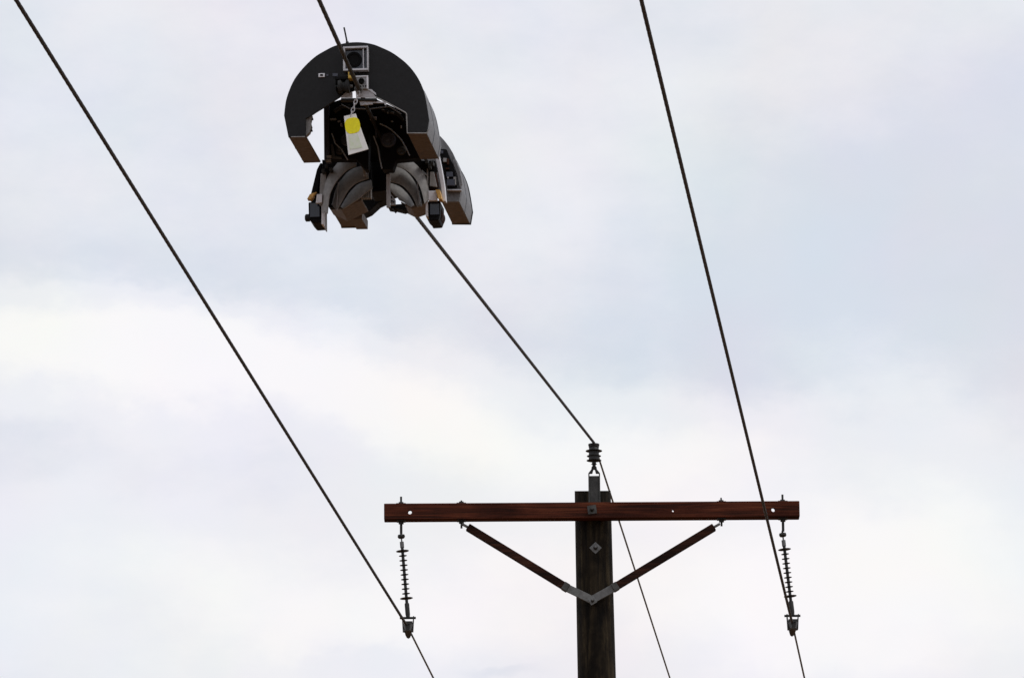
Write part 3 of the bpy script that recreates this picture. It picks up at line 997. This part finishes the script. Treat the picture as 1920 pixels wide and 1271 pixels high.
# rim strips on the covers
for c_, y_ in (([(-0.12, -0.283), (-0.123, -0.322), (-0.127, -0.381)], 0.603), ([(0.192, -0.294), (0.194, -0.333), (0.2, -0.384)], 0.603)):
    bm = bmesh.new()
    add_tube(bm, [(x, y_, z) for x, z in catmull(c_)], 0.002, 6)
    link('cover_rim', bm, 'leafpale', rob, smooth=True)
# spool trays whose undersides show
prism('spool_tray', [(-0.192, -0.314), (-0.133, -0.34), (-0.052, -0.306), (-0.052, -0.312), (-0.133, -0.348), (-0.192, -0.32)], 0.80, 1.02, 'sole', rob, bevel=0.001)
prism('foot_block', [(-0.177, -0.218), (-0.124, -0.216), (-0.125, -0.253), (-0.172, -0.252)], 1.42, 1.62, 'sole', rob, bevel=0.002)
prism('spool_tray', [(0.104, -0.324), (0.146, -0.347), (0.206, -0.328), (0.206, -0.334), (0.146, -0.354), (0.104, -0.331)], 0.80, 0.98, 'sole', rob, bevel=0.001)
# ribbed spool end
bm = bmesh.new()
rb = [(-0.042, -0.287), (0.0, -0.284), (-0.0, -0.323), (-0.038, -0.328)]
for i in range(6):
    bm = bmesh.new()
    t0, t1 = i / 6, (i + 0.62) / 6
    x0 = rb[0][0] + (rb[1][0] - rb[0][0]) * t0
    x1 = rb[0][0] + (rb[1][0] - rb[0][0]) * t1
    add_box(bm, x0, x1, 0.692, 0.73, rb[3][1], rb[0][1])
    link('spool_rib', bm, 'leaf', rob)
# hinge clamps at the top of the covers
for p_ in ([(-0.026, -0.229), (-0.005, -0.222), (-0.001, -0.273), (-0.015, -0.275), (-0.017, -0.247)], [(0.081, -0.22), (0.105, -0.217), (0.109, -0.226), (0.09, -0.251), (0.083, -0.25)]):
    prism('cover_hinge', p_, 0.545, 0.556, 'leaf', rob, bevel=0.001)
# upright strip and perforated bracket right of the wire
prism('upright_strip', [(0.077, -0.272), (0.092, -0.272), (0.09, -0.404), (0.076, -0.404)], 0.535, 0.553, 'leafpale', rob, bevel=0.001)
bm = bmesh.new()
pp = [(0.087, -0.338), (0.106, -0.364), (0.106, -0.385), (0.087, -0.385)]
add_prism(bm, pp, 0.585, 0.60)
pb_ = link('perforated_bracket', bm, 'leafpale', rob)
for x, z in [(0.091, -0.355), (0.093, -0.37), (0.1, -0.374), (0.079, -0.35), (0.079, -0.363), (0.081, -0.378)]:
    bm = bmesh.new()
    add_cyl(bm, (x, 0.578, z), (x, 0.5845 if x > pp[0][0] - 0.001 else 0.5795, z), 0.0032, seg=8)
    link('bolt_head', bm, 'black', pb_)
prism('bottom_clamp', [(0.072, -0.38), (0.139, -0.378), (0.147, -0.399), (0.135, -0.403), (0.101, -0.393), (0.097, -0.4), (0.091, -0.393), (0.074, -0.39)], 0.601, 0.68, 'black', rob, bevel=0.002)

# ---- sensor pods hanging low on both sides
for poly, strip, knob, side in (([(-0.241, -0.354), (-0.191, -0.353), (-0.191, -0.437), (-0.225, -0.438), (-0.24, -0.42)], [(-0.187, -0.366), (-0.18, -0.367), (-0.181, -0.448), (-0.188, -0.448)], [(-0.257, -0.404)][0], -1),
                                ([(0.231, -0.364), (0.278, -0.365), (0.277, -0.425), (0.27, -0.444), (0.233, -0.445)], [(0.223, -0.368), (0.231, -0.368), (0.231, -0.43), (0.222, -0.43)], None, 1)):
    pod = prism('sensor_pod', poly, 0.62, 0.77, 'navy' if False else 'black', rob, bevel=0.004)
    xs = [p[0] for p in poly]; zs = [p[1] for p in poly]
    bm = bmesh.new()
    add_box(bm, min(xs) + 0.007, max(xs) - 0.005, 0.614, 0.6195, min(zs) + 0.022, max(zs) - 0.006)
    link('pod_window', bm, 'navy', pod, bevel=0.001)
    st = prism('pod_rail', strip, 0.604, 0.66, 'pale', rob, bevel=0.001)
    bm = bmesh.new()
    if side < 0:
        add_box(bm, max(xs) + 0.0005, max(xs) + 0.004, 0.665, 0.775, min(zs) - 0.004, max(zs))
    else:
        lathe(bm, [(0.028, 0), (0.034, 0.006), (0.034, 0.10), (0.028, 0.106)], (max(xs) - 0.028, 0.655, min(zs) + 0.036), (0, 1, 0), 24)
    link('pod_cheek', bm, 'leaf' if side < 0 else 'brace', pod, smooth=side > 0)
    if knob:
        bm = bmesh.new()
        lathe(bm, [(0.010, 0), (0.015, 0.003), (0.015, 0.018), (0.009, 0.022)], (min(xs) + 0.0005, 0.68, knob[1]), (-1, 0, 0), 18)
        link('pod_knob', bm, 'blacksoft', pod, smooth=True)
# legs and clips that carry the pods
prism('pod_leg', [(-0.204, -0.229), (-0.191, -0.204), (-0.183, -0.204), (-0.205, -0.332), (-0.234, -0.348), (-0.221, -0.297)], 0.60, 0.70, 'black', rob, bevel=0.002)
prism('pod_leg', [(-0.188, -0.249), (-0.165, -0.241), (-0.168, -0.301), (-0.172, -0.373), (-0.195, -0.373)], 0.59, 0.66, 'leaf', rob, bevel=0.002)
prism('pod_mount', [(-0.202, -0.332), (-0.181, -0.333), (-0.182, -0.367), (-0.207, -0.368)], 0.58, 0.60, 'pale', rob, bevel=0.002)
prism('orange_clip', [(-0.241, -0.35), (-0.23, -0.331), (-0.203, -0.323), (-0.218, -0.342), (-0.226, -0.352)], 0.58, 0.62, 'orange', rob, bevel=0.001)
prism('pod_leg', [(0.237, -0.219), (0.254, -0.207), (0.272, -0.301), (0.274, -0.34), (0.236, -0.334)], 0.60, 0.68, 'brace', rob, bevel=0.002)
prism('leg_panel', [(0.243, -0.258), (0.258, -0.258), (0.27, -0.318), (0.241, -0.313)], 0.585, 0.5995, 'leaf', rob, bevel=0.001)
prism('pod_mount', [(0.236, -0.334), (0.27, -0.335), (0.271, -0.374), (0.236, -0.373)], 0.58, 0.5995, 'pale', rob, bevel=0.002)
prism('orange_clip', [(0.266, -0.335), (0.283, -0.336), (0.291, -0.373), (0.277, -0.372)], 0.56, 0.62, 'orange', rob, bevel=0.001)
prism('pale_strut', [(0.259, -0.185), (0.275, -0.179), (0.287, -0.242), (0.297, -0.31), (0.301, -0.37), (0.288, -0.368), (0.28, -0.301)], 0.62, 0.66, 'pale', rob, bevel=0.002)
prism('trim_rail', [(0.231, -0.244), (0.236, -0.244), (0.235, -0.368), (0.229, -0.368)], 0.585, 0.598, 'leaf', rob, bevel=0)
# small connectors in the gap below the feet
for x, z in [(0.23, -0.209), (0.234, -0.224), (0.245, -0.243), (0.255, -0.231), (-0.16, -0.229), (-0.173, -0.246), (-0.143, -0.242)]:
    bm = bmesh.new()
    add_box(bm, x - 0.006, x + 0.006, 0.55, 0.59, z - 0.007, z + 0.007)
    link('connector', bm, 'iron', rob, bevel=0.001)
prism('gap_filler', [(-0.182, -0.192), (-0.102, -0.203), (-0.119, -0.232), (-0.162, -0.278), (-0.178, -0.286)], 0.591, 0.62, 'black', rob)
prism('gap_filler', [(0.15, -0.208), (0.263, -0.212), (0.271, -0.25), (0.245, -0.279), (0.212, -0.244)], 0.591, 0.618, 'black', rob)

# ================================================================== tag hung on the wire
tg = [(-0.015, -0.177), (0.03, -0.168), (0.078, -0.309), (0.001, -0.329), (0.018, -0.215), (0.025, -0.282), (0.012, -0.173)]
def RW_(x, y, z):
    return OO + XA * x + YAX * y + ZA * z
wy = -0.06
wz_frac = None
org = RW_(tg[6][0], wy, tg[6][1])
tagr = thing('warning_tag', 'white hanging tag with a yellow dot on the wire under the robot', 'tag', org)
tagr.matrix_world = Matrix.Translation(org) @ Matrix((XA, YAX, ZA)).transposed().to_4x4()
ox, oz = tg[6]
poly = [(x - ox, z - oz) for x, z in tg[:4]]
bm = bmesh.new()
add_prism(bm, poly, 0, 0.003)
link('card', bm, 'tag', tagr, bevel=0.001)
cx_, cz_ = tg[4][0] - ox, tg[4][1] - oz
bm = bmesh.new()
def sq(v):
    return math.copysign(abs(v) ** 0.72, v)
tilt_ = 0.16
add_prism(bm, [(cx_ + 0.029 * (sq(math.cos(a)) * math.cos(tilt_) - sq(math.sin(a)) * math.sin(tilt_)),
                cz_ + 0.031 * (sq(math.cos(a)) * math.sin(tilt_) + sq(math.sin(a)) * math.cos(tilt_))) for a in [2 * math.pi * k / 32 for k in range(32)]], -0.0012, -0.0004)
link('yellow_dot', bm, 'yellow', tagr)
cx_, cz_ = tg[5][0] - ox, tg[5][1] - oz
bm = bmesh.new()
add_prism(bm, [(cx_ - 0.023, cz_ + 0.030), (cx_ + 0.012, cz_ + 0.033), (cx_ + 0.030, cz_ - 0.020), (cx_ - 0.018, cz_ - 0.026)], -0.0012, -0.0004)
link('green_print', bm, 'green', tagr)
# chain and ring up to the wire
wire_dir = (K - RO).normalized()
wp = RO + wire_dir * ((org - RO).dot(YAX) / wire_dir.dot(YAX))
inv = tagr.matrix_world.inverted()
wl = inv @ wp
bm = bmesh.new()
add_tube(bm, [wl + Vector((0.015 * math.cos(a), 0, 0.015 * math.sin(a))) for a in [2 * math.pi * k / 20 for k in range(21)]], 0.0022, 6)
link('ring', bm, 'galv', tagr, smooth=True)
nl = 6
start, end_ = wl + Vector((0, 0, -0.013)), Vector((0, 0, -0.004))
for k in range(nl):
    c = start.lerp(end_, (k + 0.5) / nl)
    d = (end_ - start).normalized()
    hl = (end_ - start).length / nl * 0.68
    side = Vector((1, 0, 0)) if k % 2 == 0 else Vector((0, 1, 0))
    side = (side - d * side.dot(d)).normalized()
    bm = bmesh.new()
    add_tube(bm, [c + d * hl * math.cos(a) + side * 0.006 * math.sin(a) for a in [2 * math.pi * q / 14 for q in range(15)]], 0.0018, 6)
    link('chain_link', bm, 'alu', tagr, smooth=True)
